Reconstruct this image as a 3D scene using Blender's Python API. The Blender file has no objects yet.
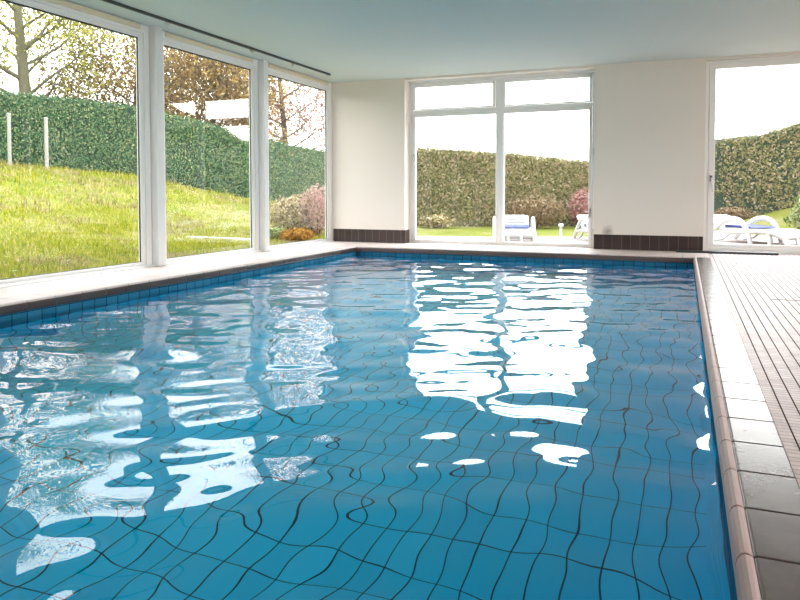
import bpy, bmesh, math, random
import numpy as np
from mathutils import Vector, Matrix, noise

random.seed(7)
C = bpy.context.scene.collection
R = math.radians
PI = math.pi

# ------------------------------------------------------------------ helpers
class MB:
    """Collects boxes, tubes and loose faces; build() links them as ONE mesh."""
    def __init__(s): s.v = []; s.f = []; s.m = []; s.sm = []; s.closed = False
    def add(s, vs, fs, mi=0, smooth=False):
        o = len(s.v); s.v += [tuple(x) for x in vs]
        for f in fs:
            s.f.append([o + i for i in f]); s.m.append(mi); s.sm.append(smooth)
        return s
    def box(s, x0, x1, y0, y1, z0, z1, mi=0, bev=0.0):
        if x0 > x1: x0, x1 = x1, x0
        if y0 > y1: y0, y1 = y1, y0
        if z0 > z1: z0, z1 = z1, z0
        vs = [(x0,y0,z0),(x1,y0,z0),(x1,y1,z0),(x0,y1,z0),(x0,y0,z1),(x1,y0,z1),(x1,y1,z1),(x0,y1,z1)]
        fs = [(0,3,2,1),(4,5,6,7),(0,1,5,4),(1,2,6,5),(2,3,7,6),(3,0,4,7)]
        return s.add(vs, fs, mi)
    def prism(s, prof, a, b, axis='y', mi=0, smooth=False, caps=True):
        """prof: closed list of 2D points, extruded along axis from a to b."""
        n = len(prof); s.closed = True
        def P(p, t):
            return {'y': (p[0], t, p[1]), 'x': (t, p[0], p[1]), 'z': (p[0], p[1], t)}[axis]
        vs = [P(p, a) for p in prof] + [P(p, b) for p in prof]
        fs = [(i, (i+1) % n, n+(i+1) % n, n+i) for i in range(n)]
        if caps: fs += [tuple(range(n))[::-1], tuple(range(n, 2*n))]
        return s.add(vs, fs, mi, smooth)
    def tube(s, pts, rad, n=8, mi=0, closed=False, flat=1.0, side=None):
        """tube along pts; rad float or list; flat scales the radius along 'side'."""
        pts = [Vector(p) for p in pts]; k = len(pts)
        if not hasattr(rad, '__len__'): rad = [rad]*k
        rings = []; up = None
        for i, p in enumerate(pts):
            if closed: t = pts[(i+1) % k] - pts[i-1]
            else: t = pts[min(i+1, k-1)] - pts[max(i-1, 0)]
            t.normalize()
            if side is not None: u = Vector(side)
            else:
                if up is None:
                    up = Vector((0,0,1)) if abs(t.z) < .9 else Vector((1,0,0))
                u = up
            u = (u - t*u.dot(t)); u.normalize(); up = u if side is None else up
            w = t.cross(u)
            rings.append([p + (u*math.cos(2*PI*j/n)*flat + w*math.sin(2*PI*j/n))*rad[i] for j in range(n)])
        vs = [v for r in rings for v in r]; fs = []
        for i in range(k if closed else k-1):
            a, b = i*n, ((i+1) % k)*n
            for j in range(n):
                fs.append((a+j, a+(j+1) % n, b+(j+1) % n, b+j))
        s.add(vs, fs, mi, True)
        if not closed:
            s.add(vs, [tuple(range(n))[::-1], tuple(range((k-1)*n, k*n))], mi)
        return s
    def build(s, name, mats, parent=None, bevel=0.0, seg=2):
        me = bpy.data.meshes.new(name)
        me.from_pydata(s.v, [], s.f)
        closed = s.closed
        if not isinstance(mats, (list, tuple)): mats = [mats]
        for m in mats: me.materials.append(m)
        me.polygons.foreach_set('material_index', s.m)
        me.polygons.foreach_set('use_smooth', s.sm)
        me.update()
        if closed:
            b = bmesh.new(); b.from_mesh(me); bmesh.ops.recalc_face_normals(b, faces=b.faces); b.to_mesh(me); b.free()
        o = bpy.data.objects.new(name, me); C.objects.link(o)
        if parent is not None: o.parent = parent
        if bevel:
            b = o.modifiers.new('bevel', 'BEVEL'); b.width = bevel; b.segments = seg
            b.limit_method = 'ANGLE'; b.angle_limit = R(40)
        return o

def tag(o, label=None, cat=None, group=None, kind=None):
    if label: o['label'] = label
    if cat: o['category'] = cat
    if group: o['group'] = group
    if kind: o['kind'] = kind
    return o

def empty(name, loc, rz=0.0):
    o = bpy.data.objects.new(name, None); C.objects.link(o)
    o.location = loc; o.rotation_euler = (0, 0, rz); o.empty_display_size = .2
    return o

def copy_tree(o, parent=None):
    c = o.copy(); C.objects.link(c)
    if parent is not None: c.parent = parent
    for ch in [x for x in bpy.data.objects if x.parent == o]:
        copy_tree(ch, c)
    return c

# ------------------------------------------------------------------ materials
class NT:
    def __init__(s, name):
        s.mat = bpy.data.materials.new(name); s.mat.use_nodes = True
        s.t = s.mat.node_tree; s.t.nodes.clear()
        s.out = s.n('ShaderNodeOutputMaterial')
    def n(s, typ, **kw):
        nd = s.t.nodes.new(typ)
        for k, v in kw.items(): setattr(nd, k, v)
        return nd
    def l(s, a, b): s.t.links.new(a, b)
    def math(s, op, a, b=None, c=None, clamp=False):
        nd = s.n('ShaderNodeMath', operation=op, use_clamp=clamp)
        for i, x in enumerate((a, b, c)):
            if x is None: continue
            if isinstance(x, (int, float)): nd.inputs[i].default_value = x
            else: s.l(x, nd.inputs[i])
        return nd.outputs[0]
    def mix(s, fac, a, b):
        nd = s.n('ShaderNodeMix', data_type='RGBA')
        for i, x in ((0, fac), (6, a), (7, b)):
            if isinstance(x, (int, float)): nd.inputs[i].default_value = x
            elif isinstance(x, tuple): nd.inputs[i].default_value = (*x, 1)
            else: s.l(x, nd.inputs[i])
        return nd.outputs[2]
    def pos(s):
        return s.n('ShaderNodeNewGeometry').outputs['Position']
    def sep(s, v):
        nd = s.n('ShaderNodeSeparateXYZ'); s.l(v, nd.inputs[0]); return nd.outputs
    def noise(s, vec, scale, detail=3, rough=.55, sc3=None):
        if sc3:
            mp = s.n('ShaderNodeMapping'); mp.inputs['Scale'].default_value = sc3
            s.l(vec, mp.inputs[0]); vec = mp.outputs[0]
        nd = s.n('ShaderNodeTexNoise'); s.l(vec, nd.inputs['Vector'])
        nd.inputs['Scale'].default_value = scale; nd.inputs['Detail'].default_value = detail
        nd.inputs['Roughness'].default_value = rough
        return nd.outputs[0]
    def ramp(s, fac, stops):
        nd = s.n('ShaderNodeValToRGB'); s.l(fac, nd.inputs[0])
        e = nd.color_ramp.elements
        while len(e) < len(stops): e.new(.5)
        for i, (p, c) in enumerate(stops):
            e[i].position = p; e[i].color = (*c, 1)
        return nd.outputs[0]
    def bump(s, h, strength=.3, dist=.01):
        nd = s.n('ShaderNodeBump'); s.l(h, nd.inputs['Height'])
        nd.inputs['Strength'].default_value = strength; nd.inputs['Distance'].default_value = dist
        return nd.outputs[0]
    def principled(s, col, rough=.5, bump=None, spec=.5, metal=0.0, coat=0.0):
        p = s.n('ShaderNodeBsdfPrincipled')
        if isinstance(col, tuple): p.inputs['Base Color'].default_value = (*col, 1)
        else: s.l(col, p.inputs['Base Color'])
        if isinstance(rough, (int, float)): p.inputs['Roughness'].default_value = rough
        else: s.l(rough, p.inputs['Roughness'])
        p.inputs['Specular IOR Level'].default_value = spec
        p.inputs['Metallic'].default_value = metal
        p.inputs['Coat Weight'].default_value = coat
        if bump is not None: s.l(bump, p.inputs['Normal'])
        s.l(p.outputs[0], s.out.inputs[0])
        return s.mat

def line_mask(t, coord, period, width, off=0.0):
    """1 on the joint lines, 0 on the tile."""
    f = t.math('FRACT', t.math('DIVIDE', t.math('ADD', coord, off), period))
    d = t.math('ABSOLUTE', t.math('SUBTRACT', f, .5))
    return t.math('GREATER_THAN', d, .5 - width/period/2)

def tile_rand(t, a, pa, b, pb):
    fa = t.math('FLOOR', t.math('DIVIDE', a, pa)); fb = t.math('FLOOR', t.math('DIVIDE', b, pb))
    cb = t.n('ShaderNodeCombineXYZ'); t.l(fa, cb.inputs[0]); t.l(fb, cb.inputs[1])
    wn = t.n('ShaderNodeTexWhiteNoise', noise_dimensions='3D'); t.l(cb.outputs[0], wn.inputs['Vector'])
    return wn.outputs['Value']

def plain(name, col, rough=.5, **kw): return NT(name).principled(col, rough, **kw)

def wall_mat(name, col, rough=.75):
    t = NT(name); p = t.pos()
    n1 = t.noise(p, 1.3, 4); n2 = t.noise(p, 160, 2)
    c = t.mix(n1, tuple(x*.97 for x in col), tuple(min(1, x*1.03) for x in col))
    return t.principled(c, rough, t.bump(n2, .08, .002))

def stained_wall():
    t = NT('wall_paint'); p = t.pos()
    n1 = t.noise(p, 1.3, 4); n2 = t.noise(p, 160, 2)
    c = t.mix(n1, (.73, .655, .595), (.77, .70, .64))
    # the grey scuff just above the skirting tiles, right of the garden doors
    vd = t.n('ShaderNodeVectorMath', operation='DISTANCE'); vd.inputs[1].default_value = (3.47, .84, .25)
    t.l(p, vd.inputs[0])
    d = t.math('ADD', vd.outputs['Value'], t.math('MULTIPLY', t.noise(p, 14, 3), .08))
    k = t.math('SUBTRACT', 1.0, t.math('DIVIDE', t.math('SUBTRACT', d, .04), .09), clamp=True)
    c = t.mix(t.math('MULTIPLY', k, .75), c, (.12, .115, .11))
    return t.principled(c, .75, t.bump(n2, .08, .002))

M = {}
M['wall'] = stained_wall()
M['ceiling'] = wall_mat('ceiling_paint_pool_bounce', (.61, .665, .645), .85)  # teal of light bounced off the pool is tinted into the paint
M['pvc'] = plain('white_window_plastic', (.84, .82, .81), .32)
M['post'] = plain('white_lacquered_post', (.72, .71, .70), .35)
M['cream'] = plain('cream_strip', (.72, .64, .47), .5)
M['gasket'] = plain('dark_rubber', (.03, .028, .026), .55)
M['rail'] = plain('dark_rail_metal', (.035, .045, .045), .4)
M['rail_white'] = plain('white_bracket', (.6, .6, .58), .4)
M['steel'] = plain('brushed_steel', (.5, .5, .5), .3, metal=1.0)
M['dark_handle'] = plain('dark_handle', (.06, .06, .07), .35)
M['resin'] = plain('white_resin', (.50, .50, .49), .4)
M['blue'] = plain('blue_cushion_cloth', (.04, .05, .15), .85)
M['old_white'] = plain('weathered_white_paint', (.25, .24, .21), .8)
M['exterior'] = wall_mat('exterior_render', (.7, .68, .64), .9)

def glass_mat():
    t = NT('window_glass')
    g = t.n('ShaderNodeNewGeometry')
    f = t.n('ShaderNodeFresnel')
    ior = t.math('ADD', t.math('MULTIPLY', g.outputs['Backfacing'], 1/1.5 - 1.5), 1.5)
    t.l(ior, f.inputs['IOR'])
    tr = t.n('ShaderNodeBsdfTransparent'); tr.inputs[0].default_value = (.97, .98, .97, 1)
    gl = t.n('ShaderNodeBsdfGlossy'); gl.inputs['Roughness'].default_value = 0.0
    m = t.n('ShaderNodeMixShader'); t.l(f.outputs[0], m.inputs[0]); t.l(tr.outputs[0], m.inputs[1]); t.l(gl.outputs[0], m.inputs[2])
    t.l(m.outputs[0], t.out.inputs[0])
    return t.mat
M['glass'] = glass_mat()

def water_mat():
    t = NT('pool_water')
    g = t.n('ShaderNodeBsdfGlass'); g.inputs['IOR'].default_value = 1.333
    g.inputs['Roughness'].default_value = 0.0; g.inputs['Color'].default_value = (1, 1, 1, 1)
    t.l(g.outputs[0], t.out.inputs[0])
    return t.mat
M['water'] = water_mat()

def pool_tile(name, plane):
    t = NT(name); s = t.sep(t.pos())
    if plane == 'floor': a, pa, b, pb = s[0], .122, s[1], .25
    elif plane == 'x': a, pa, b, pb = s[1], .125, s[2], .25
    else: a, pa, b, pb = s[0], .125, s[2], .25
    l1 = line_mask(t, a, pa, .0065); l2 = line_mask(t, b, pb, .0065, .0 if plane == 'floor' else .08)
    j = t.math('MAXIMUM', l1, l2)
    rnd = tile_rand(t, a, pa, b, pb)
    col = t.ramp(rnd, [(0, POOL_A), (1, POOL_B)])
    jc = (.002, .04, .075)
    if plane != 'floor':      # same tiles near the waterline, their shade put into a darker blue
        top = t.math('GREATER_THAN', s[2], -.33)
        col = t.mix(top, col, t.ramp(rnd, [(0, (.022, .13, .22)), (1, (.034, .165, .27))]))
        jc = (.003, .015, .03)
    c = t.mix(j, col, jc)
    d = t.n('ShaderNodeBsdfDiffuse'); t.l(c, d.inputs[0]); t.l(d.outputs[0], t.out.inputs[0])
    return t.mat
POOL_A = (.012, .50, .78); POOL_B = (.018, .56, .85)
M['pool_floor'] = pool_tile('pool_floor_tiles', 'floor')
M['pool_x'] = pool_tile('pool_side_tiles', 'x')
M['pool_y'] = pool_tile('pool_end_tiles', 'y')

def deck_mat():
    t = NT('deck_tiles'); p = t.pos(); s = t.sep(p)
    l1 = line_mask(t, s[0], .0525, .0055, -.0125); l2 = line_mask(t, s[1], .034, .0032)
    j = t.math('MAXIMUM', l1, t.math('MULTIPLY', l2, .75))
    rnd = tile_rand(t, s[0], .0525, s[1], .034)
    c = t.ramp(rnd, [(0, (.30, .195, .185)), (.5, (.36, .235, .225)), (1, (.42, .285, .265))])
    c = t.mix(t.math('MULTIPLY', t.noise(p, 1.1, 3), .35), c, (.30, .215, .20))
    c = t.mix(j, c, (.05, .028, .025))
    h = t.math('SUBTRACT', 1.0, j)
    r = t.math('ADD', t.math('MULTIPLY', t.noise(p, 6, 3), .14), .33)
    r = t.math('ADD', t.math('MULTIPLY', j, .5), r)
    mt = t.principled(c, r, t.bump(h, .5, .003))
    pn = [n for n in t.t.nodes if n.type == 'BSDF_PRINCIPLED'][0]
    t.l(t.math('MULTIPLY', h, .30), pn.inputs['Specular IOR Level'])
    return mt
M['deck'] = deck_mat()

def ledge_mat():
    t = NT('pale_ledge_tiles'); p = t.pos(); s = t.sep(p)
    j = t.math('MAXIMUM', line_mask(t, s[0], .25, .004, .06), line_mask(t, s[1], .25, .004))
    c = t.mix(t.noise(p, 3, 3), (.60, .50, .455), (.70, .60, .55))
    c = t.mix(j, c, (.52, .43, .395))
    return t.principled(c, .48)
M['ledge'] = ledge_mat()

def coping_mat(name, ca, cb, rough0, rvar=.16, bmp=.12):
    t = NT(name); p = t.pos()
    n = t.noise(p, 9, 4, .6); n2 = t.noise(p, 90, 2)
    c = t.mix(n, ca, cb)
    r = t.math('ADD', t.math('MULTIPLY', n, rvar), rough0)
    return t.principled(c, r, t.bump(n2, bmp, .002) if bmp else None)
M['coping'] = coping_mat('brown_coping_tile', (.055, .037, .034), (.11, .076, .071), .17)
M['coping_pale'] = coping_mat('pale_coping_tile', (.54, .445, .41), (.58, .48, .445), .42, .04, 0)
M['nosing'] = coping_mat('mauve_nosing_glaze', (.36, .235, .22), (.44, .30, .275), .42)
M['nosing_shaded'] = coping_mat('shaded_nosing_glaze', (.035, .023, .021), (.05, .032, .029), .22)  # left pool edge: shade on the nosing face put into its colour
M['nosing_far_shaded'] = coping_mat('shaded_far_nosing_glaze', (.10, .062, .056), (.14, .09, .082), .3)  # far pool edge: nosing face coloured darker to stand for its shade
M['grout'] = plain('dark_grout', (.025, .018, .016), .8)

def skirting_mat():
    t = NT('brown_skirting_tiles'); s = t.sep(t.pos())
    j = line_mask(t, t.math('ADD', s[0], s[1]), .122, .0042, .03)
    rnd = tile_rand(t, t.math('ADD', s[0], s[1]), .122, s[2], 9.0)
    c = t.ramp(rnd, [(0, (.030, .017, .016)), (1, (.050, .030, .028))])
    c = t.mix(j, c, (.20, .15, .14))
    return t.principled(c, .28)
M['skirting'] = skirting_mat()

def leaf_mat(name, stops, trans=.35, rough=.6):
    t = NT(name); g = t.n('ShaderNodeNewGeometry')
    c = t.ramp(g.outputs['Random Per Island'], stops)
    d = t.n('ShaderNodeBsdfDiffuse'); t.l(c, d.inputs[0])
    tr = t.n('ShaderNodeBsdfTranslucent'); t.l(c, tr.inputs[0])
    m = t.n('ShaderNodeMixShader'); m.inputs[0].default_value = trans
    t.l(d.outputs[0], m.inputs[1]); t.l(tr.outputs[0], m.inputs[2]); t.l(m.outputs[0], t.out.inputs[0])
    return t.mat
M['hedge_leaf'] = leaf_mat('hedge_leaves', [(0, (.018, .05, .032)), (.4, (.058, .135, .07)), (.75, (.14, .215, .10)), (1, (.35, .35, .18))], .25)
M['hedge_dry'] = leaf_mat('mixed_hedge_leaves', [(0, (.10, .10, .045)), (.35, (.20, .195, .085)), (.65, (.32, .285, .14)), (.85, (.34, .23, .16)), (1, (.48, .43, .28))], .45)
M['hedge_core'] = plain('hedge_core', (.012, .028, .016), .9)
M['hedge_core_dry'] = plain('mixed_hedge_core', (.07, .075, .03), .9)
M['leaf_yellow'] = leaf_mat('yellow_green_leaves', [(0, (.16, .17, .03)), (.5, (.30, .29, .06)), (1, (.45, .42, .12))], .5)
M['leaf_brown'] = leaf_mat('autumn_leaves', [(0, (.10, .06, .03)), (.4, (.22, .14, .055)), (.75, (.34, .23, .085)), (1, (.48, .36, .16))], .5)
M['leaf_pink'] = leaf_mat('pink_buds', [(0, (.28, .16, .14)), (.5, (.42, .26, .22)), (1, (.52, .37, .30))], .4)
M['leaf_shrub'] = leaf_mat('shrub_leaves', [(0, (.08, .12, .035)), (.45, (.20, .25, .085)), (.8, (.36, .38, .19)), (1, (.55, .55, .38))], .3)
M['leaf_dryshrub'] = leaf_mat('dry_shrub_leaves', [(0, (.10, .07, .03)), (.4, (.28, .22, .10)), (.7, (.42, .35, .20)), (1, (.55, .45, .32))], .3)
M['leaf_red'] = leaf_mat('red_shrub_leaves', [(0, (.20, .08, .07)), (.5, (.34, .16, .15)), (1, (.42, .28, .24))], .3)
M['leaf_rust'] = leaf_mat('rusty_leaves', [(0, (.13, .09, .05)), (.5, (.26, .17, .10)), (1, (.36, .27, .17))], .35)
M['leaf_orange'] = leaf_mat('orange_leaves', [(0, (.12, .06, .02)), (.5, (.38, .18, .04)), (1, (.5, .3, .08))], .3)
M['grass_dry'] = leaf_mat('dry_grass_blades', [(0, (.13, .11, .03)), (.5, (.26, .21, .08)), (1, (.42, .33, .18))], .35)
M['grass_blade'] = leaf_mat('grass_blades', [(0, (.12, .145, .012)), (.45, (.25, .265, .016)), (.8, (.36, .33, .04)), (1, (.48, .39, .18))], .4)

def bark(name, a, b):
    t = NT(name); p = t.pos()
    n = t.noise(p, 5, 5, .65, (1, 1, .35))
    return t.principled(t.mix(n, a, b), .9, t.bump(n, .6, .02))
M['bark_moss'] = bark('mossy_bark', (.06, .052, .03), (.15, .14, .075))
M['bark'] = bark('brown_bark', (.05, .035, .027), (.12, .085, .065))

def lawn_mat():
    t = NT('lawn_turf'); p = t.pos()
    n1 = t.noise(p, 1.1, 5, .65); n2 = t.noise(p, 26, 3, .7); n3 = t.noise(p, .9, 3, .5)
    c = t.ramp(n1, [(.3, (.10, .12, .012)), (.5, (.14, .15, .017)), (.7, (.20, .175, .05))])
    c = t.mix(t.math('MULTIPLY', t.math('SUBTRACT', n3, .5, clamp=True), 3.2, clamp=True), c, (.27, .21, .12))
    c = t.mix(t.math('MULTIPLY', n2, .45), c, (.06, .075, .012))
    return t.principled(c, .9, t.bump(n2, .6, .03), spec=.1)
M['lawn'] = lawn_mat()

def paving_mat():
    t = NT('terrace_slabs'); p = t.pos(); s = t.sep(p)
    j = t.math('MAXIMUM', line_mask(t, s[0], .4, .008), line_mask(t, s[1], .4, .008))
    c = t.mix(t.noise(p, 4, 4), (.30, .24, .215), (.38, .31, .285))
    return t.principled(t.mix(j, c, (.20, .16, .14)), .8)
M['paving'] = paving_mat()
M['kerb'] = wall_mat('pale_stone', (.36, .34, .28), .9)

# ------------------------------------------------------------------ dimensions (metres; coping top is z = 0)
H = 2.56; XL = -.855; YF = .84; XR = 8.0; YB = -10.6
PW = 4.565; PY0 = -8.5; WATER = -.12; BOT = -1.47
COPE = .183

# ------------------------------------------------------------------ setting: shell
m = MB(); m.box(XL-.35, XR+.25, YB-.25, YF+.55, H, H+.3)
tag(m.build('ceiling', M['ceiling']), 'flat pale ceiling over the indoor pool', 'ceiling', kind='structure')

m = MB()
m.box(XL-.03, .424, YF, YF+.3, -.3, H)
m.box(3.28, 4.695, YF, YF+.3, -.3, H)
m.box(7.55, XR+.25, YF, YF+.3, -.3, H)
m.box(.424, 3.28, YF, YF+.3, 2.53, H); m.box(4.695, 7.55, YF, YF+.3, 2.53, H)
m.box(.424, 3.28, YF+.001, YF+.3, -.3, -.002); m.box(4.695, 7.55, YF+.001, YF+.3, -.3, -.002)
tag(m.build('wall_far', M['wall']), 'white far wall with two glazed openings to the garden', 'wall', kind='structure')
m = MB(); m.box(XR, XR+.25, YB, -9.2, -.3, H); m.box(XR, XR+.25, -.9, YF, -.3, H); m.box(XR, XR+.25, -9.2, -.9, 2.45, H); m.box(XR, XR+.25, -9.2, -.9, -.3, .0)
tag(m.build('wall_right', M['wall']), 'white right wall beside the tiled deck', 'wall', kind='structure')
m = MB(); m.box(XL-.1, XR+.25, YB-.25, YB, -.3, H)
tag(m.build('wall_back', M['wall']), 'white wall behind the near end of the pool', 'wall', kind='structure')
m = MB(); m.box(XL-.1, XL+.1, YB, -7.34, -.3, H); m.box(XL-.2, XL-.035, -7.34, YF+.3, -.6, -.002)
tag(m.build('wall_left', M['wall']), 'white left wall and plinth under the tall windows', 'wall', kind='structure')

# skirting tiles on the far wall, wrapping into the window reveal
def skirting(name, x0, x1, label, wrap=False):
    m = MB(); m.box(x0, x1, YF-.012, YF, 0, .205)
    if wrap: m.box(x1-.012+.012, x1+.012, YF-.012, YF+.17, 0, .205)
    tag(m.build(name, M['skirting'], bevel=.003), label, 'skirting tiles', kind='structure')
skirting('baseboard_far_left', XL+.03, .424, 'dark brown skirting tiles left of the double garden window', True)
skirting('baseboard_far_middle', 3.285, 4.69, 'dark brown skirting tiles between garden window and right door')
skirting('baseboard_far_right', 7.56, XR, 'dark brown skirting tiles right of the garden door')

# floors
m = MB()
x0 = PW+COPE
m.add([(x0,PY0,0),(XR,PY0,0),(XR,YF,0),(x0,YF,0)], [(0,1,2,3)])
m.add([(XL,YB,0),(XR,YB,0),(XR,PY0,0),(x0,PY0,0),(XL,PY0,0)], [(0,1,2,3,4)])
m.add([(x0,PY0,-.12),(XR,PY0,-.12),(XR,YF,-.12),(x0,YF,-.12)], [(3,2,1,0)])
tag(m.build('floor', M['deck']), 'pinkish small-tiled pool deck with dark grooves', 'floor', kind='structure')
m = MB()
m.add([(XL-.04,PY0,-.001),(-COPE-.13,PY0,-.001),(-COPE-.13,.31,-.001),(XL-.04,.31,-.001)], [(0,1,2,3)])
m.add([(XL-.04,.31,-.001),(x0,.31,-.001),(x0,YF+.25,-.001),(XL-.04,YF+.25,-.001)], [(0,1,2,3)])
m.add([(x0,YF-.001,-.001),(XR,YF-.001,-.001),(XR,YF+.25,-.001),(x0,YF+.25,-.001)], [(0,1,2,3)])
tag(m.build('floor_ledge', M['ledge']), 'pale tiled ledge along the windows and far end', 'floor', kind='structure')

# pool basin
def basin():
    m = MB()
    g = .004
    a, b, c, d = (-g,PY0-g), (PW+g,PY0-g), (PW+g,g), (-g,g)
    z0, z1 = BOT, -.03
    m.add([(*a,z0),(*b,z0),(*c,z0),(*d,z0)], [(0,1,2,3)], 0)
    m.add([(*a,z0),(*d,z0),(*d,z1),(*a,z1)], [(0,1,2,3)], 1)
    m.add([(*b,z0),(*c,z0),(*c,z1),(*b,z1)], [(3,2,1,0)], 1)
    m.add([(*d,z0),(*c,z0),(*c,z1),(*d,z1)], [(0,1,2,3)], 2)
    m.add([(*a,z0),(*b,z0),(*b,z1),(*a,z1)], [(3,2,1,0)], 2)
    o = m.build('pool_basin', [M['pool_floor'], M['pool_x'], M['pool_y']])
    tag(o, 'blue tiled pool basin with dark grid joints', 'pool', kind='structure')
basin()

# coping: tiles with a rounded, raised nosing towards the water
def coping(name, axis, base, sgn, t0, t1, width, mats, label, step=.2505, off=0.0):
    """axis the run direction; base the pool-wall coordinate; sgn +1 if land lies at larger coordinate."""
    prof_n = [(.004,-.075),(0,-.060),(0,-.030),(.003,-.014),(.010,-.003),(.019,.002),(.028,.001),(.036,-.003),(.036,-.075)]
    low = [(.004,-.075),(0,-.060),(0,-.030),(.003,-.014),(.036,-.014),(.036,-.075)]
    lip = [(.003,-.014),(.010,-.003),(.019,.002),(.028,.001),(.036,-.003),(.036,-.014)]  # lit rim, coloured paler than the shaded face on left and far edges
    prof_t = [(.036,-.075),(.036,-.0035),(.044,-.0005),(width,0),(width,-.075)]
    inner = [(.012,-.073),(.010,-.03),(.014,-.018),(.020,-.011),(.028,-.009),(width,-.008),(width,-.073)]
    m = MB()
    def put(prof, a, b, mi, smooth=False):
        pr = [(base+sgn*p, z) for p, z in prof]
        if sgn > 0: pr = pr[::-1]
        m.prism(pr, a, b, axis, mi, smooth)
    t = t0 + off
    if off > 0:
        put(low, t0, t-.003, 1); put(lip, t0, t-.003, len(mats)-1 if len(mats) > 3 else 1); put(prof_t, t0, t-.003, 0)
    while t < t1 - .02:
        e = min(t+step-.005, t1)
        put(low, t, e, 1); put(lip, t, e, 3 if len(mats) > 3 else 1); put(prof_t, t, e, 0); t += step
    put(inner, t0, t1, 2)
    tag(m.build(name, mats, bevel=.003), label, 'pool coping', kind='structure')
coping('trim_1', 'y', PW, 1, PY0, 0, COPE, [M['coping'], M['nosing'], M['grout']], 'brown coping tiles with mauve rounded nosing along the right pool edge', off=.033)
coping('trim_2', 'y', 0, -1, PY0, 0, COPE+.13, [M['coping_pale'], M['nosing_shaded'], M['grout'], M['coping_pale']], 'pale coping tiles along the pool edge below the tall left windows')
coping('trim_3', 'x', 0, 1, -COPE-.13, PW+COPE, .31, [M['coping_pale'], M['nosing_far_shaded'], M['grout'], M['coping_pale']], 'pale coping tiles along the far pool edge')
coping('trim_4', 'x', PY0, -1, -COPE-.13, PW+COPE, COPE, [M['coping'], M['nosing'], M['grout']], 'brown coping tiles along the near pool edge')

# ------------------------------------------------------------------ water
def wave_field():
    rnd = np.random.RandomState(11)
    W = []
    for lam, slope, n in ((2.3,.006,3),(1.25,.012,5),(.72,.020,8),(.42,.028,9),(.25,.020,9),(.15,.010,8)):
        for _ in range(n):
            th = rnd.uniform(0, 2*PI); k = 2*PI/(lam*rnd.uniform(.8,1.25))
            amp = slope*math.sqrt(2.0/n)/k
            W.append((k*math.cos(th), k*math.sin(th), rnd.uniform(0,2*PI), amp))
    return W
def water():
    nx, ny = 230, 425
    xs = np.linspace(-.0035, PW+.0035, nx); ys = np.linspace(PY0-.0035, .0035, ny)
    X, Y = np.meshgrid(xs, ys)
    U = X + .10*np.sin(1.7*Y+.6*X) ; V = Y + .10*np.sin(1.9*X-.5*Y+1)
    Z = np.zeros_like(X)
    for kx, ky, ph, a in wave_field(): Z += a*np.sin(kx*U+ky*V+ph)
    Z += WATER
    v = np.stack([X.ravel(), Y.ravel(), Z.ravel()], 1)
    i = np.arange(nx*ny).reshape(ny, nx)
    f = np.stack([i[:-1,:-1].ravel(), i[:-1,1:].ravel(), i[1:,1:].ravel(), i[1:,:-1].ravel()], 1)
    me = bpy.data.meshes.new('pool_water'); me.from_pydata(v.tolist(), [], f.tolist())
    me.polygons.foreach_set('use_smooth', [True]*len(me.polygons))
    me.materials.append(M['water']); me.update()
    o = bpy.data.objects.new('pool_water', me); C.objects.link(o)
    tag(o, 'clear rippling water filling the blue tiled pool', 'water', kind='stuff')
water()

# ------------------------------------------------------------------ left windows and posts
def pane(x0, x1, y0, y1, z0, z1, parent):
    m = MB(); m.box(x0, x1, y0, y1, z0, z1); return m.build('glass_pane', M['glass'], parent)
def frame_x(m, x0, x1, y0, y1, z0, z1, w, wb=None, wt=None):
    wb = w if wb is None else wb; wt = w if wt is None else wt
    m.box(x0, x1, y0, y0+w, z0, z1); m.box(x0, x1, y1-w, y1, z0, z1)
    m.box(x0, x1, y0+w, y1-w, z0, z0+wb); m.box(x0, x1, y0+w, y1-w, z1-wt, z1)
def frame_y(m, y0, y1, x0, x1, z0, z1, w, wb=None, wt=None):
    wb = w if wb is None else wb; wt = w if wt is None else wt
    m.box(x0, x0+w, y0, y1, z0, z1); m.box(x1-w, x1, y0, y1, z0, z1)
    m.box(x0+w, x1-w, y0, y1, z0, z0+wb); m.box(x0+w, x1-w, y0, y1, z1-wt, z1)

def left_window(i, y0, y1, label):
    g0, g1 = y0+.133, y1-.133; zb, zt = .055, 2.418
    m = MB()
    frame_x(m, XL-.06, XL+.008, y0, y1, .0, H-.0, .075, .03, .09)
    frame_x(m, XL-.05, XL-.004, y0+.0755, y1-.0755, .0305, H-.0905, .0575, zb-.0305, H-.0905-zt)
    o = m.build('window_%d' % i, M['pvc'], bevel=.004)
    tag(o, label, 'window', kind='structure')
    gk = MB(); frame_x(gk, XL-.034, XL-.02, g0-.001, g1+.001, zb-.001, zt+.001, .008, .006, .014)
    gk.build('gasket', M['gasket'], o)
    pane(XL-.031, XL-.025, g0+.002, g1-.002, zb+.002, zt-.002, o)
    st = MB(); st.box(XL+.0085, XL+.03, g0, g1, H-.062, H-.012)  # plain cream strip along the window head
    st.build('head_strip', M['cream'], o, bevel=.006)
    si = MB(); si.prism([(XL+.0085, .0), (XL+.04, .0), (XL+.04, .008), (XL+.0085, .022)], y0, y1, 'y')
    si.build('window_sill', M['pvc'], o)
    return o
PP = [-7.34, -5.31, -3.28, -1.25]
left_window(1, PP[1]+.11, PP[2], 'large left window nearest the camera, lawn and mossy trunk behind')
left_window(2, PP[2]+.11, PP[3], 'middle left window with autumn tree and mirrored white sky patches')
left_window(3, PP[3]+.11, .83, 'farthest left window beside the corner, pink shrub behind')
left_window(6, PP[0]+.11, PP[1], 'left window beyond the picture edge, nearest the shallow end')
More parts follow.
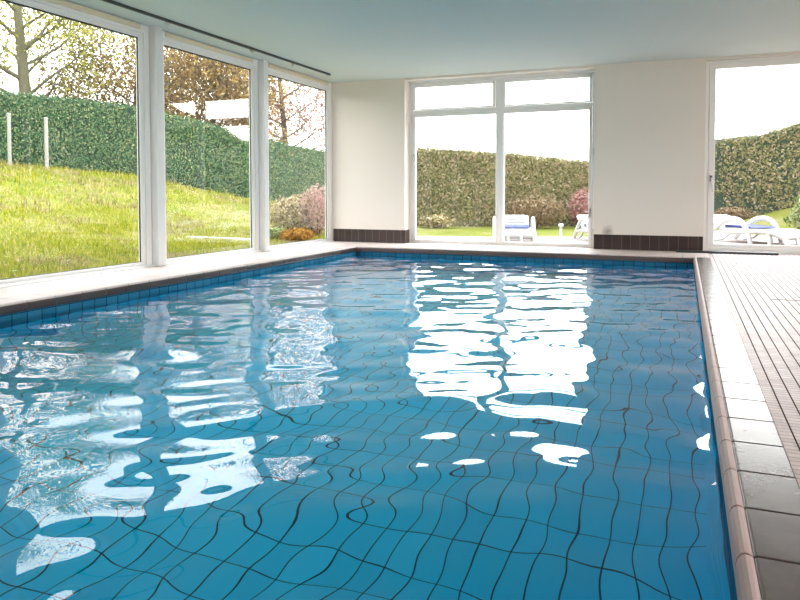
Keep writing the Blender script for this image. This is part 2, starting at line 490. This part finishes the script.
for i, y in enumerate(PP):
    m = MB(); m.box(XL-.06, XL+.1, y, y+.11, 0, H)
    tag(m.build('trim_%d' % (5+i), M['post'], bevel=.006),
        ['white post at the near end of the glazing', 'white post at the left picture edge', 'white square post between first and second left windows',
         'white square post between second and third left windows'][i], 'post', kind='structure')

# ------------------------------------------------------------------ far double window and right garden door
def lever(parent, x, y, z, dx, dz, name='handle', mat='steel'):
    """handle on a frame facing -y: plate, stem and lever."""
    m = MB(); m.box(x-.013, x+.013, y-.008, y, z-.06, z+.06)
    m.tube([(x, y-.008, z+.01), (x, y-.045, z+.01)], .008)
    m.tube([(x, y-.045, z+.01), (x+dx*.5, y-.047, z+.01+dz*.5), (x+dx, y-.045, z+.01+dz)], [.009, .008, .007])
    return m.build(name, M[mat], parent)

def far_window():
    y = YF+.2
    m = MB()
    frame_y(m, y, y+.07, .436, 3.28, .0, 2.53, .05, .03, .05)
    m.box(1.815, 1.945, y+.004, y+.07, .03, 2.48)                 # centre post
    m.box(.486, 1.815, y+.004, y+.07, 2.02, 2.075); m.box(1.945, 3.23, y+.004, y+.07, 2.02, 2.075)
    o = m.build('window_4', M['pvc'], bevel=.004)
    tag(o, 'wide double garden window with top lights in the far wall', 'window', kind='structure')
    for nm, a, b, z0, z1, wl, wr in (('top_light_sash', .49, 1.81, 2.08, 2.476, .036, .04), ('top_light_sash', 1.95, 3.226, 2.08, 2.476, .012, .045),
                             ('lower_sash', .49, 1.84, .032, 2.016, .036, .012), ('lower_sash', 1.92, 3.226, .032, 2.016, .012, .045)):
        s = MB(); yy = y-.012
        s.box(a, a+wl, yy, y+.05, z0, z1); s.box(b-wr, b, yy, y+.05, z0, z1)
        s.box(a+wl, b-wr, yy, y+.05, z0, z0+.02); s.box(a+wl, b-wr, yy, y+.05, z1-.045, z1)
        so = s.build(nm, M['pvc'], o, bevel=.004)
        pane(a+wl-.004, b-wr+.004, y+.02, y+.026, z0+.016, z1-.041, so)
    lever(o, .505, y-.012, 1.33, .015, -.075)
    lever(o, 3.205, y-.012, .50, -.07, .0)
    for z in (1.37, .22):
        hm = MB(); hm.tube([(3.257, y-.012, z-.05), (3.257, y-.012, z+.05)], .011); hm.build('hinge', M['steel'], o)
    r = MB(); r.box(.436, 3.28, y-.05, y+.02, 2.5, 2.529)
    r.build('roller_housing', M['pvc'], o)
far_window()

def garden_door():
    y = YF+.1
    m = MB(); frame_y(m, y, y+.07, 4.696, 7.55, 0, 2.53, .045, .03, .05)
    o = m.build('door_1', M['pvc'], bevel=.004)
    tag(o, 'tall glazed garden door at the right of the far wall', 'door', kind='structure')
    for a, b in ((4.742, 6.10), (6.105, 7.504)):
        s = MB(); frame_y(s, y-.012, y+.055, a, b, .032, 2.478, .078, .075, .06)
        so = s.build('door_leaf', M['pvc'], o, bevel=.005)
        pane(a+.074, b-.074, y+.02, y+.026, .103, 2.422, so)
    h = MB(); x, z = 4.778, .955; yy = y-.012
    h.box(x-.016, x+.016, yy-.009, yy, z-.1, z+.07)
    h.build('handle_plate', M['pvc'], o, bevel=.003)
    k = MB(); k.tube([(x, yy-.009, z+.03), (x, yy-.05, z+.03)], .013); k.box(x-.015, x+.015, yy-.02, yy-.009, z-.02, z+.06)
    k.build('lock_cylinder', M['dark_handle'], o)
    lv = MB(); lv.tube([(x, yy-.05, z+.03), (x+.008, yy-.052, z-.05), (x+.02, yy-.05, z-.16)], [.009, .008, .007])
    lv.build('handle', M['steel'], o)
garden_door()

def added_right_glazing():  # added out of view so that more daylight reaches the far wall
    m = MB(); ys = np.linspace(-9.2, -.9, 5)
    for a, b in zip(ys[:-1], ys[1:]): frame_x(m, XR+.1, XR+.17, a, b, .001, 2.449, .07)
    o = m.build('window_5', M['pvc'], bevel=.004)
    tag(o, 'glazed right wall of the deck, added out of view to brighten the room', 'window', kind='structure')
    for a, b in zip(ys[:-1], ys[1:]): pane(XR+.13, XR+.136, a+.068, b-.068, .069, 2.381, o)
added_right_glazing()

# dark rubber strip lying on the floor in front of the door
e = empty('floor_strip', (4.98, .69, 0)); d = MB()
d.prism([(-.04, 0), (.04, 0), (.034, .026), (0, .032), (-.034, .026)], -.62, .58, 'y')
so = d.build('rubber_strip', M['gasket'], e); so.rotation_euler = (0, 0, R(-90))
tag(e, 'long thin black rubber strip on the floor before the right garden door', 'floor strip')

# cracked-open movement joint across the deck
m = MB(); m.box(5.06, 6.6, -.005, .005, 0, .002)
jo = m.build('trim_9', M['grout']); jo.location = (0, -3.40, 0.0005)
tag(jo, 'thin dark joint line across the right deck', 'floor joint', kind='structure')

# ceiling rail
e = empty('ceiling_rail', (-.46, .06, H))
r = MB(); r.box(-.014, .014, -7.6, 0, -.028, 0); r.build('track', M['rail'], e, bevel=.003)
for y in (-.02, -1.0, -1.95, -3.45, -4.9, -6.3):
    b = MB(); b.box(-.05, -.015, y-.025, y+.012, -.045, -.001); b.tube([(-.03, y-.006, -.045), (-.03, y-.006, -.062)], .010)
    b.build('bracket', M['rail_white'], e, bevel=.003)
tag(e, 'long dark curtain rail on the ceiling along the left windows', 'rail')

# ------------------------------------------------------------------ garden: ground
HEDGE = [(-20.,-1.5,2.05),(-16.5,.4,1.95),(-14.38,1.40,1.84),(-11.86,3.44,1.58),(-8.93,5.19,1.26),(-6.96,7.19,.64),(-7.03,8.56,.54),(-6.84,11.6,.37),(-5.6,13.2,.3),(-2.5,14.0,.2)]
CP = [(x,y,z) for x,y,z in HEDGE] + [
 (-1,-12,-.06),(-1,-8,-.06),(-1,-5,-.06),(-1,-2,-.06),(-1,.9,-.06),(-2.4,-6,-.05),(-2.4,-2.5,-.05),(-2.6,.8,-.05),(-3.6,.2,.0),(-2,2,-.06),
 (2,1.2,-.06),(5,1.2,-.06),(8,1.2,-.06),(-1.75,7.1,-.06),(.16,7.9,-.06),(2.24,8.75,-.06),(5.25,9.98,-.06),(6.94,9.18,.5),(9.09,10.07,.9),
 (6.0,5.5,-.05),(8,4.5,0.0),(9.5,6.5,.45),(12,9,1.2),(14,3,.5),(0,12,.1),(-12,15,1.2),(-22,8,2.6),(5,16,.6),(14,16,2.0),(-14,-8,1.7),(-8,-9,.9),(1,4,-.06),(-3.5,5,.0),(4,5,-.06)]
_P = np.array(CP); _n = len(CP)
_D = np.linalg.norm(_P[:,None,:2]-_P[None,:,:2], axis=2)
_A = np.block([[_D, np.ones((_n,1)), _P[:,:2]],[np.ones((1,_n)), np.zeros((1,3))],[_P[:,:2].T, np.zeros((2,3))]])
_w = np.linalg.solve(_A, np.concatenate([_P[:,2], np.zeros(3)]))
def gz(x, y):
    d = np.hypot(_P[:,0]-x, _P[:,1]-y)
    return float(d@_w[:_n] + _w[_n] + _w[_n+1]*x + _w[_n+2]*y)

def ground():
    m = MB(); st = .4; idx = {}; vs = []; fs = []
    xs = [-30+st*i for i in range(int(50/st)+1)]; ys = [-13+st*j for j in range(int(38/st)+1)]
    def vid(i, j):
        if (i,j) not in idx:
            idx[i,j] = len(vs); x, y = xs[i], ys[j]
            vs.append((x, y, gz(x,y) + .02*noise.noise(Vector((x*.9,y*.9,0)))))
        return idx[i,j]
    for i in range(len(xs)-1):
        for j in range(len(ys)-1):
            if xs[i+1] > -1.0 and xs[i] < 8.3 and ys[j] < 1.1: continue
            fs.append((vid(i,j), vid(i+1,j), vid(i+1,j+1), vid(i,j+1)))
    m.add(vs, fs, 0, True)
    tag(m.build('lawn', M['lawn']), 'sunny sloping garden lawn outside the windows', 'lawn', kind='structure')
    s = MB()   # narrow gravel-and-earth bed filling the gap next to the walls
    s.box(-1.4, -.89, -12, 1.2, -.3, -.055); s.box(-1.4, 8.3, 1.14, 1.6, -.3, -.05)
    tag(s.build('trim_10', M['kerb']), 'pale footing strip along the outside of the glazing', 'footing', kind='structure')
ground()

def terrace():
    poly = [(-1.2,1.141),(-1.0,3.0),(1.3,3.45),(3.0,4.15),(4.2,5.2),(5.3,6.6),(6.6,6.2),(7.6,4.4),(8.2,1.141)]
    m = MB(); n = len(poly)
    vs = [(x,y,-.2) for x,y in poly]+[(x,y,-.035) for x,y in poly]
    m.add(vs, [tuple(range(n)), tuple(range(n,2*n))[::-1]]+[(i,n+i,n+(i+1)%n,(i+1)%n) for i in range(n)])
    o = m.build('trim_11', M['paving']); tag(o, 'pinkish slab terrace outside the far windows', 'terrace', kind='structure')
terrace()

def edging():
    pts = []
    for t in np.linspace(.5, 1, 26):
        x = -4.6 + 2.3*t; y = -.55 + 1.55*t + .2*math.sin(t*PI)
        pts.append((x, y, gz(x,y)+.02))
    m = MB(); m.tube(pts, .05, 6, flat=.7)
    tag(m.build('lawn_edging', M['kerb']), 'pale stone edging line curving across the lawn', 'edging')
edging()

def grass():
    rnd = random.Random(3); m = MB()
    vs = []; fs = []; fs2 = []
    for k in range(80000):
        if k % 2:
            x = -1.2 - 5.0*rnd.random()**1.3; y = -6 + 8.5*rnd.random()
        else:
            x = -1.3 - 13*rnd.random(); y = -6 + 14*rnd.random()
        if y > 1.0 and x > -1.4: continue
        if y > np.interp(x, [-20,-16.5,-14.38,-11.86,-8.93,-6.96,-6.9], [-1.5,.4,1.4,3.44,5.19,7.19,20]): continue
        z = gz(x,y)-.01; h = rnd.uniform(.03,.085)*(1.0 if x > -6 else 1.35)*(1.25 if abs(noise.noise(Vector((x*1.3,y*1.3,0))))>.2 else .8)
        a = rnd.uniform(0,2*PI); w = rnd.uniform(.006,.013)*(1.0 if x > -6 else 1.7); lx, ly = rnd.uniform(-.04,.04), rnd.uniform(-.04,.04)
        o = len(vs)
        vs += [(x-w*math.cos(a), y-w*math.sin(a), z),(x+w*math.cos(a), y+w*math.sin(a), z),(x+lx, y+ly, z+h)]
        dry = noise.noise(Vector((x*.8,y*.8,3))) + .35*noise.noise(Vector((x*3,y*3,7))) + (.10 if x < -5 else -.12)
        (fs2 if dry > .12 and rnd.random() < .75 else fs).append((o,o+1,o+2))
    m.add(vs, fs)
    m.add([], [[i-len(vs) for i in f] for f in fs2], 1)
    tag(m.build('grass_blades', [M['grass_blade'], M['grass_dry']]), 'loose grass blades growing over the sloping lawn', 'grass', kind='stuff')
grass()

# ------------------------------------------------------------------ hedges
def leafq(vs, fs, p, nrm, size, rnd):
    a = Vector((rnd.gauss(0,1), rnd.gauss(0,1), rnd.gauss(0,1)))
    n = (Vector(nrm)*1.2 + a*.55).normalized()
    u = n.cross(Vector((rnd.gauss(0,1), rnd.gauss(0,1), rnd.gauss(0,1)))).normalized(); w = n.cross(u)
    l = size*rnd.uniform(.7,1.3); o = len(vs); p = Vector(p)
    vs += [tuple(p-u*l), tuple(p+w*l*.5), tuple(p+u*l), tuple(p-w*l*.5)]
    fs.append((o,o+1,o+2,o+3))

def hedge(name, line, thick, n_leaf, leaf, core, label, size=.05, seed=1, amp=.05):
    """line: (x, y, base z, height) along the visible face; thick: depth away from the pool house."""
    rnd = random.Random(seed)
    L = [Vector(p) for p in [(l[0],l[1],l[2]) for l in line]]
    acc = [0]
    for i in range(1, len(L)): acc.append(acc[-1]+(L[i]-L[i-1]).length)
    tot = acc[-1]
    def at(s):
        s = max(0, min(tot-1e-6, s)); i = max(j for j in range(len(acc)) if acc[j] <= s)
        i = min(i, len(L)-2); t = (s-acc[i])/(acc[i+1]-acc[i])
        p = L[i].lerp(L[i+1], t); h = line[i][3]*(1-t)+line[i+1][3]*t
        d = (L[i+1]-L[i]); nrm = Vector((d.y,-d.x,0)).normalized()      # towards the pool house
        return p, h, nrm
    # smooth the normals a little
    def atS(s):
        p, h, n = at(s); _, _, n1 = at(s-.7); _, _, n2 = at(s+.7)
        return p, h, (n+n1+n2).normalized()
    prof = [(0,-.15),(0,.12),(0.02,.4),(.03,.7),(.05,.92),(.12,1.0),(.5,1.03),(.88,1.0),(.97,.9),(1,.5),(1,-.15)]
    ns = int(tot/.25)+2; m = MB(); vs = []; fs = []
    for i in range(ns):
        p, h, n = atS(tot*i/(ns-1))
        for a, b in prof:
            q = p - n*(a*thick) + Vector((0,0,b*h if b > 0 else b))
            q += n*amp*noise.noise(q*1.3) + Vector((0,0,amp*.8*noise.noise(q*1.7+Vector((5,5,5)))))
            vs.append(tuple(q))
    k = len(prof)
    for i in range(ns-1):
        for j in range(k-1): fs.append((i*k+j, (i+1)*k+j, (i+1)*k+j+1, i*k+j+1))
    fs.append(tuple(range(k))); fs.append(tuple(range((ns-1)*k, ns*k))[::-1])
    m.add(vs, fs, 0, True)
    o = m.build(name, core)
    lv = []; lf = []
    for _ in range(n_leaf):
        s = tot*rnd.random(); p, h, n = atS(s); u = rnd.random()
        if u < .86:
            b = rnd.random()**.95; q = p - n*(thick*.05*b) + Vector((0,0,b*h)); nr = n
        else:
            a = rnd.random(); q = p - n*(a*thick) + Vector((0,0,h*1.015)); nr = Vector((0,0,1))
        off = amp*noise.noise(q*1.3)
        q = q + n*off + Vector(nr)*rnd.uniform(-.005,.05)
        leafq(lv, lf, q, nr, size, rnd)
    lm = MB(); lm.add(lv, lf); lm.build('foliage', leaf, o)
    tag(o, label, 'hedge')
    return o
hl = [(x,y,z,1.8) for x,y,z in HEDGE]
hedge('clipped_hedge', hl, 1.1, 90000, M['hedge_leaf'], M['hedge_core'], 'long dense green clipped hedge on top of the bank behind the left windows', .033, 2)
fl = [(-3.6,6.2,-.05,1.95),(-1.75,7.12,-.06,1.92),(.16,7.9,-.06,1.80),(2.24,8.75,-.06,1.59),(3.3,9.3,-.06,1.6)]
hedge('mixed_hedge', fl, .9, 26000, M['hedge_dry'], M['hedge_core_dry'], 'pale autumn-tinted hedge behind the double garden window', .042, 3, .10)
rl = [(3.9,9.6,-.06,2.0),(5.25,9.98,-.06,2.14),(6.05,9.62,.15,2.0),(6.94,9.25,.5,1.92),(8.2,9.0,.75,2.35),(9.1,8.9,.9,2.5),(10.5,8.2,1.1,3.3),(13,6.5,1.3,4.4),(17,3,1.4,5.5)]
hedge('tall_hedge', rl, .9, 24000, M['hedge_dry'], M['hedge_core'], 'olive green hedge climbing the bank behind the right garden door', .042, 4, .08)

hedge('sky_blocker_hedge', [(6,-17,-.1,3.4),(-1,-16.5,-.1,3.4),(-8,-15,.4,3.4),(-15,-11,1.2,3.2),(-18,-6,1.6,3.0)][::-1], .9, 9000, M['hedge_leaf'], M['hedge_core'], 'hedge added out of view beyond the lawn to dim reflections in the double window', .06, 6, .08)  # added out of view: blocks bright sky mirrored in the double window

# ------------------------------------------------------------------ trees
def tree(name, base, height, trunk_r, lean, label, leafm, barkm, n_leaf, seed, spread=.5, first=.3, leaf_size=.062, levels=3, limbs=None):
    rnd = random.Random(seed)
    o = empty(name, base)
    wood = MB(); tips = []
    def grow(p, d, length, r, lev):
        n = 6; pts = [p.copy()]; q = p.copy(); dd = d.copy(); rads = [r]
        for i in range(n):
            sg = .11 if lev else .02
            dd = (dd + Vector((rnd.gauss(0,sg), rnd.gauss(0,sg), rnd.gauss(0,.07)+(.03 if lev else 0)))).normalized()
            q = q + dd*length/n; pts.append(q.copy()); rads.append(max(.011, r*(1-.72*(i+1)/n)) if lev else r*(1-.5*(i+1)/n))
        wood.tube(pts, rads, 7 if lev < 1 else 5 if lev < 2 else 4)
        if lev >= 2:
            for t in pts[2:]: tips.append(t)
        if lev < levels:
            nb = [15, 7, 5][lev] if lev < 3 else 0
            for b in range(nb):
                t = first + (1-first)*(b+rnd.random())/nb if lev == 0 else .25+.75*(b+rnd.random())/nb
                i = min(n-1, int(t*n)); f = t*n-i; pp = pts[i].lerp(pts[i+1], f)
                az = b*2.4+rnd.uniform(-.5,.5)
                base_d = (pts[i+1]-pts[i]).normalized()
                side = base_d.cross(Vector((math.cos(az), math.sin(az), .13))).normalized()
                nd = (base_d*(.45 if lev == 0 else .7) + side*(.9+spread*.4) + Vector((0,0,.12))).normalized()
                grow(pp, nd, length*rnd.uniform(.40,.62)*(1.1 if lev else 1), rads[i]*rnd.uniform(.32,.46), lev+1)
    grow(Vector((0,0,-.2)), Vector((lean[0],lean[1],1)).normalized(), height, trunk_r, 0)
    wood.build('trunk', barkm, o)
    if n_leaf:
        vs = []; fs = []
        for _ in range(n_leaf):
            t = rnd.choice(tips)
            p = t + Vector((rnd.gauss(0,.28), rnd.gauss(0,.28), rnd.gauss(0,.24)))
            leafq(vs, fs, p, (0,0,.3), leaf_size, rnd)
        lm = MB(); lm.add(vs, fs); lm.build('foliage', leafm, o)
    tag(o, label, 'tree')
    return o
def tb(x, y): return (x, y, gz(x,y))
tree('mossy_tree', tb(-13.2,5.45), 5.2, .21, (.0,.0), 'mossy tree trunk with yellow-green leaves behind the hedge, leftmost of the trees', M['leaf_yellow'], M['bark_moss'], 11000, 5, .6, .3)
tree('autumn_tree', tb(-11.9,8.2), 3.6, .12, (.0,.05), 'bare-branched brown tree behind the hedge in the nearest left window', M['leaf_brown'], M['bark'], 8500, 12, .7, .2)
tree('autumn_tree', tb(-9.6,8.6), 3.7, .12, (.22,-.05), 'leaning tree with dense orange-brown leaves in the middle left window', M['leaf_brown'], M['bark'], 15000, 21, .7, .2)
tree('budding_tree', tb(-9.45,13.4), 4.9, .14, (.02,0), 'tree with pinkish buds and forked trunk in the farthest left window', M['leaf_pink'], M['bark'], 20000, 33, .6, .18, .05)

# ------------------------------------------------------------------ shrubs and posts
def shrub(name, x, y, rx, ry, h, leafm, n, label, seed, size=.05, stems=7):
    rnd = random.Random(seed); z = gz(x,y); o = empty(name, (x,y,z))
    st = MB(); ends = []
    for i in range(stems):
        a = 2*PI*i/stems+rnd.random(); e = Vector((rx*.7*math.cos(a), ry*.7*math.sin(a), h*rnd.uniform(.6,.95)))
        mid = e*.5+Vector((rnd.gauss(0,.05), rnd.gauss(0,.05), h*.1))
        st.tube([Vector((e.x*.1,e.y*.1,-.05)), mid, e], [.016,.011,.005], 5); ends += [mid, e, (mid+e)/2]
    st.build('stems', M['bark'], o)
    vs = []; fs = []
    for _ in range(n):
        while True:
            p = Vector((rnd.uniform(-1,1), rnd.uniform(-1,1), rnd.uniform(-1,1)))
            if .45 < p.length < 1: break
        lump = 1 + .25*noise.noise(p*2.3+Vector((seed,0,0)))
        q = Vector((p.x*rx*lump, p.y*ry*lump, h*.5+p.z*h*.5*lump))
        leafq(vs, fs, q, p.normalized(), size, rnd)
    lm = MB(); lm.add(vs, fs); lm.build('foliage', leafm, o)
    return tag(o, label, 'shrub')
shrub('dry_shrub', -2.45, 2.35, .55, .5, .80, M['leaf_dryshrub'], 3800, 'straw-coloured dry shrub outside the farthest left window', 1, .032)
shrub('pink_shrub', -1.98, 2.35, .34, .35, 1.0, M['leaf_pink'], 2600, 'pink-tinted shrub against the corner of the farthest left window', 2, .028)
shrub('orange_shrub', -1.75, 1.25, .32, .25, .24, M['leaf_orange'], 1300, 'low rust-orange plant at the foot of the farthest left window', 4, .026)
shrub('low_shrub', -2.4, 1.45, .30, .25, .22, M['leaf_shrub'], 1100, 'low bright green plant left of the rust-orange one', 14, .026)
shrub('red_shrub', 2.15, 7.95, .33, .3, .95, M['leaf_red'], 1700, 'red-leaved shrub before the hedge at the right of the double window', 5, .035)
shrub('brown_shrub', 1.1, 7.55, .85, .3, .8, M['leaf_rust'], 1500, 'brown autumn shrub before the hedge in the middle of the double window', 6, .04)
shrub('white_flowering_shrub', -1.1, 6.72, .5, .3, .35, M['leaf_dryshrub'], 800, 'pale flowering plant at the hedge foot left of the middle mullion', 8, .04)
shrub('rusty_shrub', 5.55, 9.3, .45, .25, .38, M['leaf_rust'], 900, 'rust-brown low shrub before the hedge behind the right lounger', 7, .04)
shrub('leafy_shrub', 6.75, 5.0, .55, .55, .85, M['leaf_shrub'], 2600, 'large-leaved pale green shrub at the right edge by the lounger', 9, .06)
shrub('leafy_shrub', 7.75, 6.3, .6, .6, 1.0, M['leaf_shrub'], 2600, 'green shrub on the bank behind the large-leaved pale shrub', 10, .055)

def garden_post(x, y, h, label):
    o = empty('garden_post', (x,y,gz(x,y)))
    m = MB(); m.tube([(0,0,-.2),(0,0,h)], .045, 10); m.build('shaft', M['old_white'], o)
    c = MB(); c.tube([(0,0,h),(0,0,h+.03),(0,0,h+.05)], [.058,.055,.01], 10); c.build('cap', M['old_white'], o)
    tag(o, label, 'post', 'white posts before the hedge')
garden_post(-11.1, 3.12, 1.25, 'slim white post before the hedge, at the left picture edge')
garden_post(-10.32, 3.53, 1.25, 'slim white post before the hedge, right one of two')

o = empty('path_light', (2.39, 3.53, -.035))
m = MB(); m.tube([(0,0,0),(0,0,.012)], .055, 14); m.build('base', M['resin'], o)
m = MB(); m.tube([(0,0,.012),(0,0,.2)], [.028,.024], 14); m.build('shaft', M['resin'], o)
m = MB(); m.tube([(0,0,.2),(0,0,.215),(0,0,.25),(0,0,.262)], [.03,.048,.046,.02], 14); m.build('lamp_head', M['resin'], o)
tag(o, 'small white path light between the two loungers behind the double window', 'path light')

# ------------------------------------------------------------------ sun loungers
def make_lounger():
    o = empty('sun_lounger', (0,0,0)); hw = .325
    # seat: curved shell with rounded edges, foot end at +x
    prof = []
    xs = np.linspace(-.38, .80, 18)
    top = [.20+.03*math.cos(x*3.0) - .05*max(0,(x-.55))/.25 for x in xs]
    for x, z in zip(xs, top): prof.append((x, z))
    for x, z in zip(xs[::-1], top[::-1]): prof.append((x, z-.045))
    m = MB(); m.prism(prof[::-1], -hw+.03, hw-.03, 'y', 0, False); m.build('seat', M['resin'], o, bevel=.01)
    # backrest: slatted panel leaning back between two curved stiles
    b = MB()
    def bp(t): return (-.36-.28*t-.05*t*t, .20+.19*t)
    arc = [(bp(t)[0], -.25, bp(t)[1]) for t in np.linspace(0,1,8)]
    b.tube(arc + [(bp(1.06)[0], y, bp(1.06)[1]) for y in (-.2, 0, .2)] + [(x, -y, z) for x, y, z in arc[::-1]], .022, 8)
    slats = []
    for t in np.linspace(.12, 1, 5):
        x, z = bp(t); w = .25-.03*t*t
        sl = MB(); sl.tube([(x, -w, z), (x-.015, 0, z+.015*t), (x, w, z)], .026, 8, flat=.5, side=(1,0,.9)); slats.append(sl)
    bo = b.build('backrest', M['resin'], o)
    for sl in slats: sl.build('slat', M['resin'], bo)
    # two big arched sides
    for s in (-1, 1):
        P = [(-.62,.02),(-.50,.15),(-.33,.29),(-.18,.365),(-.04,.375),(.08,.335),(.16,.25),(.22,.13),(.26,.0)]
        pts = []
        for i in range(len(P)-1):
            for k in range(3):
                t = k/3; p0 = P[max(i-1,0)]; p1 = P[i]; p2 = P[i+1]; p3 = P[min(i+2,len(P)-1)]
                q = [.5*(2*p1[c]+(p2[c]-p0[c])*t+(2*p0[c]-5*p1[c]+4*p2[c]-p3[c])*t*t+(3*p1[c]-p0[c]-3*p2[c]+p3[c])*t**3) for c in (0,1)]
                pts.append((q[0], s*hw, q[1]))
        pts.append((P[-1][0], s*hw, P[-1][1]))
        a = MB(); a.tube(pts, .042, 10, flat=.72, side=(0,1,0))
        a.tube([(-.53, s*hw, .14), (-.2, s*hw, .165), (.21, s*hw, .17)], .022, 8)
        a.tube([(-.45, s*hw, .01), (-.25, s*hw, .05), (-.1, s*hw, .16)], .018, 8)
        a.build('side_arch', M['resin'], o)
    # foot end: side rails with two legs each, oval openings between
    for s in (-1, 1):
        g = MB()
        g.tube([(.20, s*(hw-.02), .19), (.45, s*(hw-.02), .20), (.68, s*(hw-.02), .18), (.82, s*(hw-.02), .13), (.90, s*(hw-.02), .0)], [.038,.036,.036,.038,.034], 9)
        g.build('foot_rail', M['resin'], o)
        l = MB(); l.tube([(.55, s*(hw-.02), .17), (.60, s*(hw-.02), .09), (.58, s*(hw-.02), .0)], [.04,.03,.035], 9); l.build('leg', M['resin'], o)
    f = MB(); f.tube([(.82,-hw+.02,.13),(.86,0,.15),(.82,hw-.02,.13)], .035, 9); f.tube([(.86,-.1,.14),(.90,-.1,.0)], .03, 8); f.tube([(.86,.1,.14),(.90,.1,.0)], .03, 8)
    f.build('front_rail', M['resin'], o)
    return o
L0 = make_lounger()
L0.location = (1.78, 2.42, -.035); L0.rotation_euler = (0,0,R(-76))
tag(L0, 'white resin sun lounger with blue cushion seen end-on behind the middle mullion', 'sun lounger', 'white sun loungers on the terrace')
L1 = copy_tree(L0); L1.location = (5.50, 3.62, -.035); L1.rotation_euler = (0,0,R(-46)); L1.scale = (1.05, 1.05, 1.03)
tag(L1, 'white arched sun lounger with blue cushion behind the right garden door')
L2 = copy_tree(L0); L2.location = (3.19, 3.10, -.035); L2.rotation_euler = (0,0,R(-65))
tag(L2, 'white sun lounger half hidden at the right side of the double window')

def make_cushion():
    c = MB()
    cp = [(-.30,.235),(-.28,.275),(-.1,.272),(.1,.262),(.20,.255),(.24,.238),(.22,.2395),(.1,.2375),(-.1,.2365),(-.28,.225)]
    c.prism(cp[::-1], -.255, .255, 'y', 0, False)
    return c.build('lounger_cushion', M['blue'], None, bevel=.006)
K0 = make_cushion()
for i, (lg, lab) in enumerate(((L0, 'flat blue cushion on the lounger behind the middle mullion'), (L1, 'blue cushion lying between the arches of the right-hand lounger'),
                               (L2, 'blue cushion on the lounger half hidden by the window jamb'))):
    k = K0 if i == 0 else K0.copy()
    if i: C.objects.link(k)
    k.location = lg.location; k.rotation_euler = lg.rotation_euler; k.scale = lg.scale
    tag(k, lab, 'cushion', 'blue cushions on the sun loungers')

# ------------------------------------------------------------------ sky and light
w = bpy.data.worlds.new('sky'); bpy.context.scene.world = w; w.use_nodes = True
nt = w.node_tree; nt.nodes.clear()
def N(t, **k):
    n = nt.nodes.new(t)
    for a, b in k.items(): setattr(n, a, b)
    return n
tc = N('ShaderNodeTexCoord'); sp = N('ShaderNodeSeparateXYZ'); nt.links.new(tc.outputs['Generated'], sp.inputs[0])
ramp = N('ShaderNodeValToRGB'); nt.links.new(sp.outputs['Z'], ramp.inputs[0])
e = ramp.color_ramp.elements
e[0].position = 0.0; e[0].color = (1.0, .95, .90, 1); e[1].position = .7; e[1].color = (.80, .86, .95, 1)
dt = N('ShaderNodeVectorMath', operation='DOT_PRODUCT'); nt.links.new(tc.outputs['Generated'], dt.inputs[0])
sd = Vector((.55, .75, .45)).normalized(); dt.inputs[1].default_value = sd
mx = N('ShaderNodeMath', operation='MAXIMUM'); nt.links.new(dt.outputs['Value'], mx.inputs[0]); mx.inputs[1].default_value = 0
pw = N('ShaderNodeMath', operation='POWER'); nt.links.new(mx.outputs[0], pw.inputs[0]); pw.inputs[1].default_value = 4
ma = N('ShaderNodeMath', operation='MULTIPLY_ADD'); nt.links.new(pw.outputs[0], ma.inputs[0]); ma.inputs[1].default_value = 10.0; ma.inputs[2].default_value = 8.0
bg = N('ShaderNodeBackground'); nt.links.new(ramp.outputs[0], bg.inputs[0]); nt.links.new(ma.outputs[0], bg.inputs[1])
wo = N('ShaderNodeOutputWorld'); nt.links.new(bg.outputs[0], wo.inputs[0])

# ------------------------------------------------------------------ camera
cam = bpy.data.cameras.new('camera'); co = bpy.data.objects.new('camera', cam); C.objects.link(co)
rt = Vector((.925872361, .377835789, -.000698841)); up = Vector((-.014219, .036692, .999225)); fw = Vector((-.377569, .925145, -.039344))
mt = Matrix.Identity(4)
for i in range(3): mt[i][0] = rt[i]; mt[i][1] = up[i]; mt[i][2] = -fw[i]
mt.translation = (4.4494, -9.1188, .79); co.matrix_world = mt
cam.sensor_width = 36; cam.lens = 689.566/800*36; cam.shift_x = -.00307; cam.shift_y = -.1003; cam.clip_end = 200
sc = bpy.context.scene; sc.camera = co
sc.view_settings.view_transform = 'Standard'; sc.view_settings.look = 'None'
sc.view_settings.gamma = 1; sc.view_settings.use_curve_mapping = False; sc.view_settings.exposure = 0.0
cy = sc.cycles
cy.max_bounces = 14; cy.diffuse_bounces = 6; cy.glossy_bounces = 6; cy.transmission_bounces = 12; cy.transparent_max_bounces = 24
cy.caustics_refractive = True; cy.caustics_reflective = True; cy.blur_glossy = 1.0; cy.use_denoising = True
